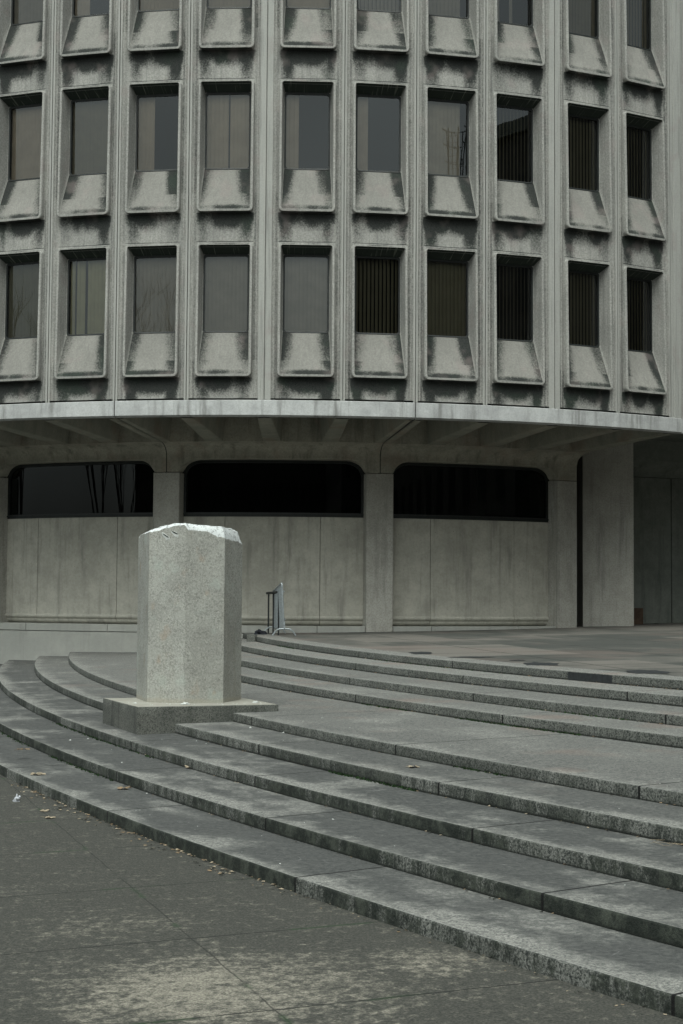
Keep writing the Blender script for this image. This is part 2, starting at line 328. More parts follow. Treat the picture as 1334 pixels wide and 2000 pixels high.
# ---------------------------------------------------------------- mesh helpers
class MB:
    def __init__(s): s.v = []; s.f = []; s.m = []; s.uv = []
    def vert(s, p, uv=(0, 0)): s.v.append(tuple(p)); s.uv.append(uv); return len(s.v) - 1
    def face(s, ids, m=0): s.f.append(tuple(ids)); s.m.append(m)
    def grid(s, rows, uvs=None, m=0, closed=False, flip=False, skip=None):
        idx = [[s.vert(p, uvs[i][j] if uvs else (0, 0)) for j, p in enumerate(r)] for i, r in enumerate(rows)]
        n = len(rows[0])
        for i in range(len(rows) - 1):
            for j in range(n if closed else n - 1):
                if skip and skip(i, j): continue
                k = (j + 1) % n; q = (idx[i][j], idx[i][k], idx[i + 1][k], idx[i + 1][j])
                s.face(q[::-1] if flip else q, m)
        return idx
    def box(s, x0, x1, y0, y1, z0, z1, m=0, mat=None):
        P = [Vector((x, y, z)) for z in (z0, z1) for y in (y0, y1) for x in (x0, x1)]
        if mat is not None: P = [mat @ p for p in P]
        b = [s.vert(p) for p in P]
        for q in ((0, 2, 3, 1), (4, 5, 7, 6), (0, 1, 5, 4), (1, 3, 7, 5), (3, 2, 6, 7), (2, 0, 4, 6)): s.face([b[i] for i in q], m)
    def tube(s, pts, r, n=8, m=0, cap=True):
        pts = [Vector(p) for p in pts]; rr = r if isinstance(r, (list, tuple)) else [r] * len(pts); rows = []
        up = Vector((0.13, .31, .94)).normalized()
        for i, p in enumerate(pts):
            d = (pts[min(i + 1, len(pts) - 1)] - pts[max(i - 1, 0)]).normalized()
            a = d.cross(up); a = a.normalized() if a.length > 1e-4 else Vector((1, 0, 0)); b = d.cross(a)
            rows.append([p + rr[i] * (a * cos(2 * pi * k / n) + b * sin(2 * pi * k / n)) for k in range(n)])
        ix = s.grid(rows, None, m, closed=True, flip=False)
        if cap: s.face(ix[0][::-1], m); s.face(ix[-1], m)
    def mesh(s, name, mats, sharp=35., smooth=True):
        me = bpy.data.meshes.new(name); me.from_pydata(s.v, [], s.f)
        for m in mats: me.materials.append(m)
        me.polygons.foreach_set('material_index', s.m)
        ul = me.uv_layers.new(name='UVMap')
        flat = []
        for l in me.loops: flat.extend(s.uv[l.vertex_index])
        ul.data.foreach_set('uv', flat)
        me.validate(); me.update()
        if smooth:
            me.polygons.foreach_set('use_smooth', [True] * len(me.polygons))
            me.set_sharp_from_angle(angle=radians(sharp))
        return me
C = S.collection.objects
def tag(o, label=None, cat=None, group=None, kind=None):
    if label: o['label'] = label
    if cat: o['category'] = cat
    if group: o['group'] = group
    if kind: o['kind'] = kind
    return o
def empty(name, loc, label, cat, group=None, rz=0.):
    o = bpy.data.objects.new(name, None); C.link(o); o.location = (loc[0], loc[1], loc[2] + ZO); o.rotation_euler.z = rz
    o.empty_display_size = .2
    return tag(o, label, cat, group)
def obj(name, mb, mats, parent=None, loc=None, rz=0., sharp=35., smooth=True, base=None):
    """base = the point (in eye coordinates) its vertices are written from"""
    if not isinstance(mats, (list, tuple)): mats = [mats]
    me = mb if isinstance(mb, bpy.types.Mesh) else mb.mesh(name, mats, sharp, smooth)
    o = bpy.data.objects.new(name, me); C.link(o)
    if parent is not None: o.parent = parent; o.location = loc or (0, 0, 0)
    else:
        l = loc or (0, 0, 0); o.location = (l[0], l[1], l[2] + ZO)
    o.rotation_euler.z = rz
    return o
def rebase(mb, b):
    mb.v = [(x - b[0], y - b[1], z - b[2]) for x, y, z in mb.v]; return mb
def thing(name, mb, mats, base, label, cat, group=None, kind=None, sharp=35., smooth=True):
    o = obj(name, rebase(mb, base), mats, None, base, 0., sharp, smooth); return tag(o, label, cat, group, kind)

# ================================================================= LARGE STRUCTURE
XC, YC, R = -1.36784, 45.78157, 15.24846
# ground: one tilted sheet; plaza & steps are tilted with it
SY, SX = .0104, .0156
ZK = {9: -1.1015, 8: -1.2047, 7: -1.3085, 6: -1.4047, 5: -1.5083, 4: -1.606, 3: -1.7099, 2: -1.8079, 1: -1.9072, 0: -2.0032}
def zp(k, x, y):
    x = max(-40, min(40, x)); y = max(-30, min(60, y)); return ZK[k] + SY * y + SX * x
mb = MB(); xs = [-400, -150, -60, -40] + [i * 2. for i in range(-10, 14)] + [40, 60, 150, 400]; ys = [-400, -120, -60, -30] + [i * 2. for i in range(-4, 24)] + [60, 150, 400]
mb.grid([[(x, y, zp(0, x, y)) for x in xs] for y in ys])
thing('ground', mb, M['ground'], (0, 0, -2.0), 'dark worn concrete pavement below the granite steps', 'pavement', kind='structure')

# stepped flights: arcs about a far centre
LOWC, UPC = (57.465, 44.0), (54.174, 43.73)
RK = {1: 66.908, 2: 66.221, 3: 65.534, 4: 64.823, 5: 64.138, 6: 59.17, 7: 58.498, 8: 57.764, 9: 57.141}
JREF = {1: (-1.95, 13.23), 2: (-.5, 12.1), 3: (-.7, 13.9), 4: (-.8, 15.6), 5: (.6, 14.5), 6: (1.6, 16.4), 7: (1.6, 18.2), 8: (1.6, 19.9), 9: (1.6, 21.5)}
def arcp(k, y_, d=0.):
    """point on step k's front line at nominal depth y_, moved d inwards"""
    c = LOWC if k < 6 else UPC; r = RK[k]; a = asin((c[1] - y_) / r); return a
def stepxy(k, a, d):
    c = LOWC if k < 6 else UPC; r = RK[k] - d; return c[0] - r * cos(a), c[1] - r * sin(a)
stairs = empty('granite_steps', (3, 12, -1.9), 'broad flight of curved grey granite steps rising to the plaza around the broken pedestal', 'steps')
SB = (3, 12, -1.9)
for k in range(1, 10):
    mb = MB(); a0, a1 = arcp(k, 39.), arcp(k, -10.); n = 420
    jr = JREF[k]; ar = asin(((LOWC if k < 6 else UPC)[1] - jr[1]) / RK[k])
    depth = {5: 9.5, 9: .46}.get(k, 1.0)
    rnd = random.Random(k)
    wob = [rnd.uniform(-1, 1) for _ in range(n + 1)]
    A = [a0 + (a1 - a0) * i / n for i in range(n + 1)]
    us = [(a - ar) * RK[k] for a in A]
    def P(a, d, dz, w_=0.):
        x, y = stepxy(k, a, d); return (x, y, zp(k, x, y) + dz + w_)
    hb = -.115 if k > 1 else -.13
    prof = [(0.0, hb, 0.), (0.0, -.012, .0), (.003, -.004, 1.), (.009, 0., 1.)]
    rows = []; uv = []
    for d, dz, wf in prof:
        rows.append([P(a, d + wf * .0012 * wob[i], dz, wf * .0008 * wob[(i * 7) % n]) for i, a in enumerate(A)])
        uv.append([(u, dz - hb) for u in us])
    mb.grid(rows, uv, 0)
    dd = [.009, .12, .3, .6] + ([depth] if depth > .6 else [])
    if depth < .6: dd = [.009, .12, .3, depth]
    if depth > 2: dd = [.009, .12, .3, .6, 1.2, 2.5, 4.5, 7., depth]
    rows = []; uv = []
    for q, d in enumerate(dd):
        rows.append([P(a, d + (.0012 * wob[i] if q == 0 else 0), 0., .0008 * wob[(i * 7) % n] if q == 0 else 0) for i, a in enumerate(A)])
        uv.append([(u, d) for u in us])
    mb.grid(rows, uv, 1)
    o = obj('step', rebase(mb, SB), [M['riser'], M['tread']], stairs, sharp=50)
    if k == 9:      # black sealer smeared on the top riser
        pm = MB(); ua, ub = 1.9, 2.45
        ca = asin((UPC[1] - 18.85) / RK[9]); cb = asin((UPC[1] - 18.05) / RK[9])
        rows = [[P(ca + (cb - ca) * j / 20, -.004, z_, 0) for j in range(21)] for z_ in (-.098, -.05, -.006)]
        pm.grid(rows); obj('sealer_patch', rebase(pm, SB), M['tar'], stairs)
mb = MB(); a0, a1 = arcp(9, 39.), arcp(9, -10.)
A = [a0 + (a1 - a0) * i / 120 for i in range(121)]
rows = []
for d in (.46, 1., 2., 3.5, 5., 8., 12., 17., 24., 32.):
    r = []
    for a in A:
        x, y = stepxy(9, a, d); r.append((x, y, zp(9, x, y)))
    rows.append(r)
mb.grid(rows)
thing('plaza', mb, M['plaza'], (10, 25, -.9), 'worn brownish paved plaza in front of the concrete building', 'plaza', kind='structure')

# ---------------------------------------------------------------- the round building
BB = (XC, YC, -2.3)
bld = empty('concrete_building', BB, 'drum-shaped raw concrete office block with deep-set windows above a recessed ground floor', 'building')
SEAM = {0: -.0111}
DW, DN = .1014, .0955
for k in range(0, 10): SEAM[k + 1] = SEAM[k] + (DW if k % 4 in (0, 3) else DN)
for k in range(0, -14, -1): SEAM[k - 1] = SEAM[k] - (DW if (k - 1) % 4 in (0, 3) else DN)
def cyl(th, r, z, c=(XC, YC)): return (c[0] + r * sin(th), c[1] - r * cos(th), z)
def arc(prof, t0, t1, n, c=(XC, YC), sgn=1, closed=True, caps=True, m=0):
    mb = MB(); rows = []; uv = []
    for i in range(n + 1):
        t = t0 + (t1 - t0) * i / n; L_ = 0.
        row = []; ur = []
        for j, (r, z) in enumerate(prof):
            row.append((c[0] + sgn * r * sin(t), c[1] - sgn * r * cos(t), z))
            if j: L_ += hypot(r - prof[j - 1][0], z - prof[j - 1][1])
            ur.append((t * r, L_))
        rows.append(row); uv.append(ur)
    ix = mb.grid(rows, uv, m, closed=closed, flip=(sgn < 0))
    if caps and closed: mb.face(ix[0] if sgn > 0 else ix[0][::-1], m); mb.face(ix[-1][::-1] if sgn > 0 else ix[-1], m)
    return mb
def bpart(name, mb, mats, **k): return obj(name, rebase(mb, BB), mats, bld, **k)

LIP = [4.323, 7.608, 10.893]; ZTOP = 14.35; ZBOT = 3.874
def rrect(a, zb, zt, r, uc=0.):
    pts = []
    def seg(p, q, n):
        for i in range(n): t = i / n; pts.append((p[0] + (q[0] - p[0]) * t, p[1] + (q[1] - p[1]) * t))
    def cor(cx, cz, a0):
        for i in range(5): t = a0 + (pi / 2) * i / 5; pts.append((cx + r * cos(t), cz + r * sin(t)))
    seg((uc - a + r, zb), (uc + a - r, zb), 5); cor(uc + a - r, zb + r, -pi / 2)
    seg((uc + a, zb + r), (uc + a, zt - r), 10); cor(uc + a - r, zt - r, 0)
    seg((uc + a - r, zt), (uc - a + r, zt), 5); cor(uc - a + r, zt - r, pi / 2)
    seg((uc - a, zt - r), (uc - a, zb + r), 10); cor(uc - a + r, zb + r, pi)
    return pts
def bay_mesh(width, fl, fr):
    """precast storey-high strip; x = along, -y = outward"""
    uc = (fl - fr) / 2; W = width / 2; mb = MB()
    def prof(u):
        dl, dr = u + W, W - u; d, f = (dl, fl) if dl < dr else (dr, fr)
        pts = [(0, -.05), (.008, -.05), (.0085, 0.), (f, 0.), (f + .010, -.020), (f + .032, -.020), (f + .040, -.008), (f + .055, -.008), (f + .10, -.030), (9, -.030)]
        for (d0, w0), (d1, w1) in zip(pts, pts[1:]):
            if d <= d1: return w0 + (w1 - w0) * (d - d0) / (d1 - d0)
    us = set()
    for sgn, f in ((-1, fl), (1, fr)):
        for d in (0, .008, .0085, f * .5, f, f + .010, f + .032, f + .040, f + .055, f + .10): us.add(round(sgn * (W - d), 5))
    for x in (-.62, -.56, -.5, -.4, -.2, 0, .2, .4, .5, .56, .62): us.add(round(uc + x, 5))
    us = sorted(us)
    zs = [ZBOT, ZBOT + .035]
    for i, l in enumerate(LIP):
        lo = ZBOT + .035 if i == 0 else LIP[i - 1] + 2.60
        zs += [lo + (l + .05 - lo) * j / 6 for j in range(1, 7)] + [l + .05 + (2.60 - .05) * j / 4 for j in range(1, 5)]
    zs += [LIP[2] + 2.9, ZTOP]
    def zmod(z):
        for l in LIP:
            if z < l + 2.67: return z - l
        return z - LIP[2] - 3.285
    def wv(u, z):
        w0 = prof(u); a = abs(u - uc); b = max(0., min(1., (.62 - a) / .08)); v = zmod(z)
        if v < 0: w0 -= b * (.035 * max(0, 1 + v / .61))
        return w0
    rows = [[(u, -wv(u, z), z) for u in us] for z in zs]; uv = [[(u - uc, zmod(z)) for u in us] for z in zs]
    def skip(i, j):
        um = (us[j] + us[j + 1]) / 2; zm = (zs[i] + zs[i + 1]) / 2
        if i == 0: return -W + fl < um < W - fr
        return abs(um - uc) < .5 and any(l + .05 < zm < l + 2.60 for l in LIP)
    mb.grid(rows, uv, 0, skip=skip)
    # thickness returns at the joints and the bottom
    for sgn in (-1, 1):
        mb.grid([[(sgn * W, y, z) for y in (.05, .18)] for z in (ZBOT, ZTOP)], [[(sgn * W - uc, 0.9)] * 2] * 2, 0, flip=(sgn < 0))
    mb.grid([[(u, y, ZBOT + (.035 if -W + fl < u < W - fr else 0)) for u in (-W, -W + fl, -W + fl + .001, W - fr - .001, W - fr, W)] for y in (.2, .03)], None, 0)
    mb.grid([[(u, y, ZTOP) for u in (-W, W)] for y in (.03, .3)], None, 0)
    for l in LIP:
        R0 = rrect(.568, -.004, 2.674, .105, uc); R1 = rrect(.562, 0., 2.67, .10, uc); R2 = rrect(.550, .010, 2.658, .09, uc)
        R3 = rrect(.515, .052, 2.632, .05, uc); R4 = rrect(.507, .064, 2.624, .035, uc); R5 = rrect(.470, .915, 2.515, .05, uc); R6 = rrect(.460, .930, 2.505, .05, uc)
        def ring(pts, wb, wt, zb=0., zt=2.67):
            r = []; q = []
            for (u, z) in pts:
                t = (z - zb) / (zt - zb); r.append((u, -(wb + (wt - wb) * t), l + z)); q.append((u - uc, z))
            return r, q
        rings = [ring(R0, -.08, -.03), ring(R1, .07, .012), ring(R2, .086, .030), ring(R3, .088, .032), ring(R4, .078, .022),
                 ring(R5, -.265, -.265), ring(R6, -.275, -.275)]
        mb.grid([a for a, b in rings], [b for a, b in rings], 0, closed=True, flip=True)
    return mb.mesh('facade_panel', [M['facade']], 28.), uc
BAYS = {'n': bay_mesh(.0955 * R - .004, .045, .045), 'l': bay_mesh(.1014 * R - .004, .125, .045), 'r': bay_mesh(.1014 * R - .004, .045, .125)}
# window: black gasket frame; pane; blind
def window_meshes():
    mb = MB(); rs = [(rrect(.460, .930, 2.505, .05), .275), (rrect(.455, .935, 2.50, .05), .265), (rrect(.428, .962, 2.462, .05), .272), (rrect(.425, .965, 2.459, .05), .305)]
    mb.grid([[(u, y, z) for u, z in r] for r, y in rs], None, 0, closed=True, flip=True)
    fr = mb.mesh('window', [M['black']], 30)
    pb = MB(); ids = [pb.vert((u, .292, z)) for u, z in rrect(.433, .956, 2.471, .05)]; pb.face(ids)
    return fr, pb.mesh('pane', [M['glass']], smooth=False)
WF, WP = window_meshes()
def blind_mesh(spans, colr, angle, seed, sw=.089):
    rnd = random.Random(seed); mb = MB()
    for (u0, u1) in spans:
        n = max(1, int(round((u1 - u0) / (sw * .93)))); st = (u1 - u0) / n
        for i in range(n):
            c = u0 + st * (i + .5); a = angle + rnd.uniform(-.05, .05); h = sw / 2; w2 = .006
            rows = []
            for z in (.90, 1.3, 1.7, 2.1, 2.55):
                rows.append([(c + t * h * cos(a), .39 + t * h * sin(a) - w2 * (1 - t * t) + rnd.uniform(-.001, .001), z) for t in (-1, -.5, 0, .5, 1)])
            mb.grid(rows)
    return mb.mesh('blind', [blindm(colr)], 60)
LB = (.44, .38, .32); BR = (.19, .17, .12); GY = (.32, .30, .275); OL = (.40, .39, .27); DK = (.17, .165, .12)
F = [(-.44, .44)]
WIN = {  # (bay, floor): (spans, colour, slat angle)
 (-4, 1): (F, LB, .25), (-3, 1): (F, BR, .25), (-2, 1): ([(-.44, -.10)], LB, .15), (-1, 1): ([(-.44, .0), (.04, .44)], (.46, .40, .34), .2),
 (0, 1): ([(-.44, -.17)], LB, .1), (1, 1): ([(-.44, -.20)], LB, .1), (2, 1): ([(-.44, .30)], (.46, .42, .37), .1), (3, 1): (F, DK, .9),
 (4, 1): (F, DK, .5), (5, 1): (F, DK, .6),
 (-4, 0): (F, DK, .5), (-3, 0): ([(-.44, -.33), (-.29, -.12), (-.05, .44)], OL, .45), (-2, 0): (F, GY, .32), (-1, 0): (F, GY, .30), (0, 0): (F, GY, .30),
 (1, 0): (F, DK, .8), (2, 0): (F, DK, .3), (3, 0): (F, DK, .95), (4, 0): (F, DK, .5), (5, 0): (F, DK, .6),
 (-4, 2): (F, GY, .55), (-3, 2): ([(-.44, -.12)], LB, .1), (-2, 2): (F, LB, .4), (-1, 2): (F, LB, .5), (0, 2): (F, LB, .2),
 (1, 2): (F, GY, .5), (2, 2): ([(-.44, .3)], GY, .2), (3, 2): ([(-.44, -.25), (-.05, .05)], GY, .3), (4, 2): (F, BR, .2), (5, 2): (F, BR, .35)}
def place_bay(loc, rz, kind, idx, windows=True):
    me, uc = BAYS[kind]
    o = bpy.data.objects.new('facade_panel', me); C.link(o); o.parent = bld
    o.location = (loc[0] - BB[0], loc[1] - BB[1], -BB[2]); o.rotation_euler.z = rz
    if not windows: return
    for fl in range(3):
        wv = bpy.data.objects.new('window', WF); C.link(wv); wv.parent = bld
        ca, sa = cos(rz), sin(rz)
        wv.location = (loc[0] - BB[0] + uc * ca, loc[1] - BB[1] + uc * sa, LIP[fl] - BB[2]); wv.rotation_euler.z = rz
        p = bpy.data.objects.new('pane', WP); C.link(p); p.parent = wv
        sp, colr, an = WIN.get((idx, fl), (F, GY, .2))
        b = bpy.data.objects.new('blind', blind_mesh(sp, colr, an, (idx * 7 + fl * 3) & 255)); C.link(b); b.parent = wv
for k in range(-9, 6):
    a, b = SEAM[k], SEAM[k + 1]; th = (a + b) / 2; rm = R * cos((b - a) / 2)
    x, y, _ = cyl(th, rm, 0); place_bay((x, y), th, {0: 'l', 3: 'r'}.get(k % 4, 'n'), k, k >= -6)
# end strip beyond the last joint
TE = SEAM[6] + .021
def end_strip():
    mb = MB(); a, b = SEAM[6] + .0005, TE
    pr = [(a, R - .2), (a, R), (a + .004, R), (a + .0045, R - .02), (a + .007, R - .02), (a + .0075, R), (b, R), (b, R - .9)]
    rows = [[cyl(t, r, z) for t, r in pr] for z in (ZBOT, 6., 9., 12., ZTOP)]
    uv = [[((t - a) * R + .7, 1.5) for t, r in pr] for z in range(5)]
    mb.grid(rows, uv); return mb
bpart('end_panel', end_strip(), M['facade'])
# fascia ring in long segments between column lines
for ka, kb in ((-10, -6), (-6, -2), (-2, 2), (2, 6)):
    a, b = SEAM[ka] + .0007, SEAM[kb] - .0007
    if kb == 6: b = TE - .001
    rf = R + .022
    pr = [(rf - .30, 3.868), (rf - .30, 3.66), (rf - .085, 3.54), (rf - .02, 3.562), (rf, 3.574), (rf, 3.858), (rf - .008, 3.868)]
    bpart('fascia', arc(pr, a, b, 60), M['fascia'], sharp=30)
# interior darkness, floor plates, roof
bpart('inner_wall', arc([(12.4, 3.9), (12.4, 14.2)], -1.35, 1.2, 80, closed=False), M['inside'])
for l in LIP + [14.2 - .66]:
    bpart('floor_slab', arc([(11., l + .55), (11., l + .35), (R - .38, l + .35), (R - .38, l + .55)], -1.35, SEAM[6], 80), M['inside'])
bpart('roof', arc([(.1, 14.2), (.1, 14.12), (R - .1, 14.12), (R - .1, 14.2)], -1.35, 1.2, 80), M['inside'])
# underside: ceiling of the coffers and radial ribs
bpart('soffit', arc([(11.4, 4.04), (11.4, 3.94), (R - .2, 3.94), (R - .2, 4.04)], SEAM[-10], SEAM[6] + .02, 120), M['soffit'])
def rib(th, w0, w1, off=0.):
    mb = MB(); r0, r1 = 12.30, R - .085
    rows = []
    for i in range(9):
        t = i / 8; r = r0 + (r1 - r0) * t; w_ = w0 + (w1 - w0) * t; zb = 3.345 + (3.525 - 3.345) * t
        c = off * (1 if off == 0 else 1)
        sec = [(-w_ / 2 - .05, 3.95), (-w_ / 2, zb + .012), (-w_ / 2 + .012, zb), (w_ / 2 - .012, zb), (w_ / 2, zb + .012), (w_ / 2 + .05, 3.95)]
        ca, sa = cos(th), sin(th)
        rows.append([(XC + r * sa + (u + c) * ca, YC - r * ca + (u + c) * sa, z) for u, z in sec])
    mb.grid(rows, None, 0, flip=True); ix = len(mb.v)
    return mb
for k in range(-9, 7):
    th = SEAM[k]
    if k in (-6, -2, 2):
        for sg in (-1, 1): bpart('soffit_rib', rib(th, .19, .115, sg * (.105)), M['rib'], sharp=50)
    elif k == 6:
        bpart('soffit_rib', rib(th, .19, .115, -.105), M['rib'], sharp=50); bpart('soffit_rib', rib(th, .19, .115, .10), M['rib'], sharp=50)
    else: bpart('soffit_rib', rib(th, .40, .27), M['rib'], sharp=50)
# arcade: columns, haunched beams
RF, RI = 11.95, 11.63
def column(th, wd=.60):
    mb = MB(); ca, sa = cos(th), sin(th); h = wd / 2; ch = .012
    sec = [(-h, .6), (-h, ch), (-h + ch, 0), (h - ch, 0), (h, ch), (h, .6)]
    rows = [[(XC + (RF - w_) * sa + u * ca, YC - (RF - w_) * ca + u * sa, z) for u, w_ in sec] for z in (-2.3, -.5, .6, 1.7, 2.708)]
    mb.grid(rows); mb.face([len(mb.v) - 6 + i for i in range(6)]); return mb
for k in (-10, -6, -2, 2, 6): bpart('column', column(SEAM[k]), M['column'])
def beam(ta, tb):
    mb = MB(); n = 90; hw = .30 / RF; rows = []; uv = []
    te = tb + (.30 / RF if tb > SEAM[6] - .01 else 0)
    for i in range(n + 1):
        t = ta + (te - ta) * i / n; d = min(t - ta, tb - t) * RF - .30
        if d <= 0: zl = 2.722
        elif d < .44: zl = 3.004 - .282 * (1 - sqrt(max(0., 1 - ((.44 - d) / .44) ** 2)))
        else: zl = 3.004
        sec = [(RI - .25, zl), (RF - .012, zl), (RF, zl + .012), (RF, min(3.03, zl + .15)), (RF, 3.06)]
        for j in range(1, 9):
            q = j / 8 * pi / 2; sec.append((RF + .40 * (1 - cos(q)), 3.06 + .285 * sin(q)))
        sec += [(RF + .40, 3.37), (RF + .40, 3.96)]
        rows.append([cyl(t, r, z) for r, z in sec]); uv.append([(t * r, z) for r, z in sec])
    mb.grid(rows, uv, 0)
    return mb
def light_stop(th):
    mb = MB(); sec = [(RF - .03, 2.7), (RF - .03, 3.06)]
    for j in range(1, 9):
        q = j / 8 * pi / 2; sec.append((RF - .03 + .40 * (1 - cos(q)), 3.06 + .30 * sin(q)))
    sec += [(R - .15, 3.56), (R - .15, 3.95)]
    mb.grid([[cyl(th + d, r, z) for r, z in sec] for d in (-.004, .004)]); return mb
for k in (-6, -2, 2): bpart('joint_light_stop', light_stop(SEAM[k]), M['black'])  # added dark strips behind the beam joints, block light leaking through the gaps
BAY4 = [(-10, -6), (-6, -2), (-2, 2), (2, 6)]
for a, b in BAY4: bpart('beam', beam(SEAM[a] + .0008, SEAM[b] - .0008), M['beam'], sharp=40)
# infill under the beams: strip window above concrete panels with a rolled toe, on a stone ledge
for a, b in BAY4:
    ta, tb = SEAM[a] + .31 / RF, SEAM[b] - .31 / RF; c = (ta + tb) / 2
    cuts = [ta - .005, c - .091, c + .089, tb + .005]
    for t0, t1 in zip(cuts, cuts[1:]):
        pr = [(RI - .2, 1.80), (RI, 1.80), (RI, 0.9), (RI, 0.), (RI, -.40)]
        for j in range(1, 8): q = j / 7; pr.append((RI + .035 * sin(q * pi) - .02 * q * q, -.40 - .11 * q))
        for j in range(1, 6): q = j / 5 * pi / 2; pr.append((RI - .02 - .10 * (1 - cos(q)), -.51 - .095 * sin(q)))
        pr += [(RI - .12, -.62), (RI - .2, -.62)]
        bpart('wall_panel', arc(pr, t0 + .0005, t1 - .0005, 14), M['wall'], sharp=40)
    bpart('backing_wall', arc([(RI - .15, 1.9), (RI - .15, -.7)], ta - .01, tb + .01, 30, closed=False), M['inside'])
    # strip window
    fr = MB(); th_ = RI - .05
    def strip_outline(inset, n=70):
        top = []; zb = 1.80 + inset; L0, L1 = ta * RF + .0 + inset, tb * RF - .0 - inset; zt = 2.995 - inset; rx, rz_ = .40, .27
        for i in range(n + 1):
            s_ = L0 + (L1 - L0) * i / n; d = min(s_ - L0, L1 - s_)
            z = zt if d >= rx else zt - rz_ * (1 - sqrt(max(0., 1 - ((rx - d) / rx) ** 2)))
            top.append((s_ / RF, z))
        return top, zb
    for ins0, ins1, r_ in ((-.04, .055, RI + .012),):
        o_, ob = strip_outline(ins0); i_, ib = strip_outline(ins1); n = len(o_)
        rows = [[cyl(t, r_, z) for t, z in o_], [cyl(t, r_, z) for t, z in i_], [cyl(t, r_ - .06, z) for t, z in i_]]
        fr.grid(rows, None, 0)
        fr.grid([[cyl(t, r_, ob) for t, z in o_], [cyl(t, r_, ib) for t, z in i_], [cyl(t, r_ - .06, ib) for t, z in i_]], None, 0, flip=True)
        for q in (0, n - 1):
            fr.grid([[cyl(o_[q][0], r_, z) for z in (ob, o_[q][1])], [cyl(i_[q][0], r_, z) for z in (ib, i_[q][1])], [cyl(i_[q][0], r_ - .06, z) for z in (ib, i_[q][1])]], None, 0, flip=(q == 0))
        # sill flashing
        fr.grid([[cyl(t, r, z) for t, z_ in o_] for r, z in ((RI + .03, 1.80), (RI + .03, 1.835), (RI - .05, 1.85))], None, 0)
    wo_ = bpart('strip_window', fr, M['black'])
    pb = MB(); i_, ib = strip_outline(.05)
    pb.grid([[cyl(t, RI - .03, ib) for t, z in i_], [cyl(t, RI - .03, z) for t, z in i_]], None, 0)
    obj('pane', rebase(pb, BB), M['ribbonglass'], wo_, smooth=True)
    bpart('inner_wall', arc([(RI - 1.2, 3.2), (RI - 1.2, 1.5)], ta - .03, tb + .03, 20, closed=False), M['inside'])
    # ledge
    cuts = [ta, c - .097, c + .083, tb]
    for t0, t1 in zip(cuts, cuts[1:]):
        bpart('ledge', arc([(RI - .2, -.618), (RI - .2, -.775), (RF - .035, -.775), (RF - .03, -.77), (RF - .03, -.625), (RF - .04, -.618)], t0 + .0006, t1 - .0006, 14), M['ledge'], sharp=40)
bpart('base_wall', arc([(RF - .045, -.79), (RF - .04, -.795), (RF - .04, -2.3), (RI - .4, -2.3), (RI - .4, -.79)][::-1], SEAM[-10], SEAM[6], 120), M['ledge'])
# ---- reversed curve linking to the next drum on the right
THL = .6015; P0 = cyl(THL, R - .12, 0); RL = 12.
CL = (P0[0] + RL * sin(THL), P0[1] - RL * cos(THL))
def lk(t, r, z): return (CL[0] - r * sin(t), CL[1] + r * cos(t), z)
nb = 8; dt = 2 * THL / nb
bay_w = dt * RL
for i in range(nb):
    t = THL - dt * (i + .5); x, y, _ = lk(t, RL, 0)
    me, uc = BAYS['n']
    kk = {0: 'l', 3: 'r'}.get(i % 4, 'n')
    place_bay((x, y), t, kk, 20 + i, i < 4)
    o = C[-1]
bpart('fascia', arc([(RL + .3, 3.868), (RL + .3, 3.6), (RL + .02, 3.574), (RL - .02, 3.574), (RL - .02, 3.868)], THL, -THL, 60, CL, -1), M['fascia'])
bpart('inner_wall', arc([(RL + 1.5, 3.9), (RL + 1.5, 14.2)], THL, -THL, 40, CL, -1, closed=False), M['inside'])
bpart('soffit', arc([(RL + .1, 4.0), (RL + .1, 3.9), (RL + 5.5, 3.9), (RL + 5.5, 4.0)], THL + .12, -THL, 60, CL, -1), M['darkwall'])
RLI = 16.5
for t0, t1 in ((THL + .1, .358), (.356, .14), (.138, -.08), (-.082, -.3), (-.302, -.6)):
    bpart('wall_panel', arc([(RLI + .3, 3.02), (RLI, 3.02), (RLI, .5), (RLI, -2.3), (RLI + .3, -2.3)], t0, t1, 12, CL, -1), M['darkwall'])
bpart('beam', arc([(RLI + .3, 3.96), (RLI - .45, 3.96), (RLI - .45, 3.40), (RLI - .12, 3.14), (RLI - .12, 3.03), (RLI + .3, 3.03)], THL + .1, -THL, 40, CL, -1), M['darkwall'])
mb = MB(); mb.box(5.66, 6.85, 36.6, 37.5, -2.3, 3.9); bpart('pier', mb, M['column'], smooth=False)
# second drum, seen only in the glass of the right-hand windows
t = -THL; E_ = lk(t, RL, 0); C2 = (E_[0] + R * sin(-t), E_[1] + R * cos(t))
bpart('drum_wall', arc([(R, 14.35), (R, 3.574), (R - .4, 3.574)], -1.2, 1.2, 70, C2, 1, closed=False), M['wall'])
bpart('drum_base', arc([(RI, 3.6), (RI, -2.3)], -1.2, 1.2, 50, C2, 1, closed=False), M['darkwall'])
mb = MB()
for q in range(-9, 12):
    for l in LIP:
        tt = q * .1
        mb.grid([[cyl(tt + s_, R + .01, z, C2) for s_ in (-.03, .03)] for z in (l + .9, l + 2.5)])
bpart('drum_glazing', mb, M['black'])

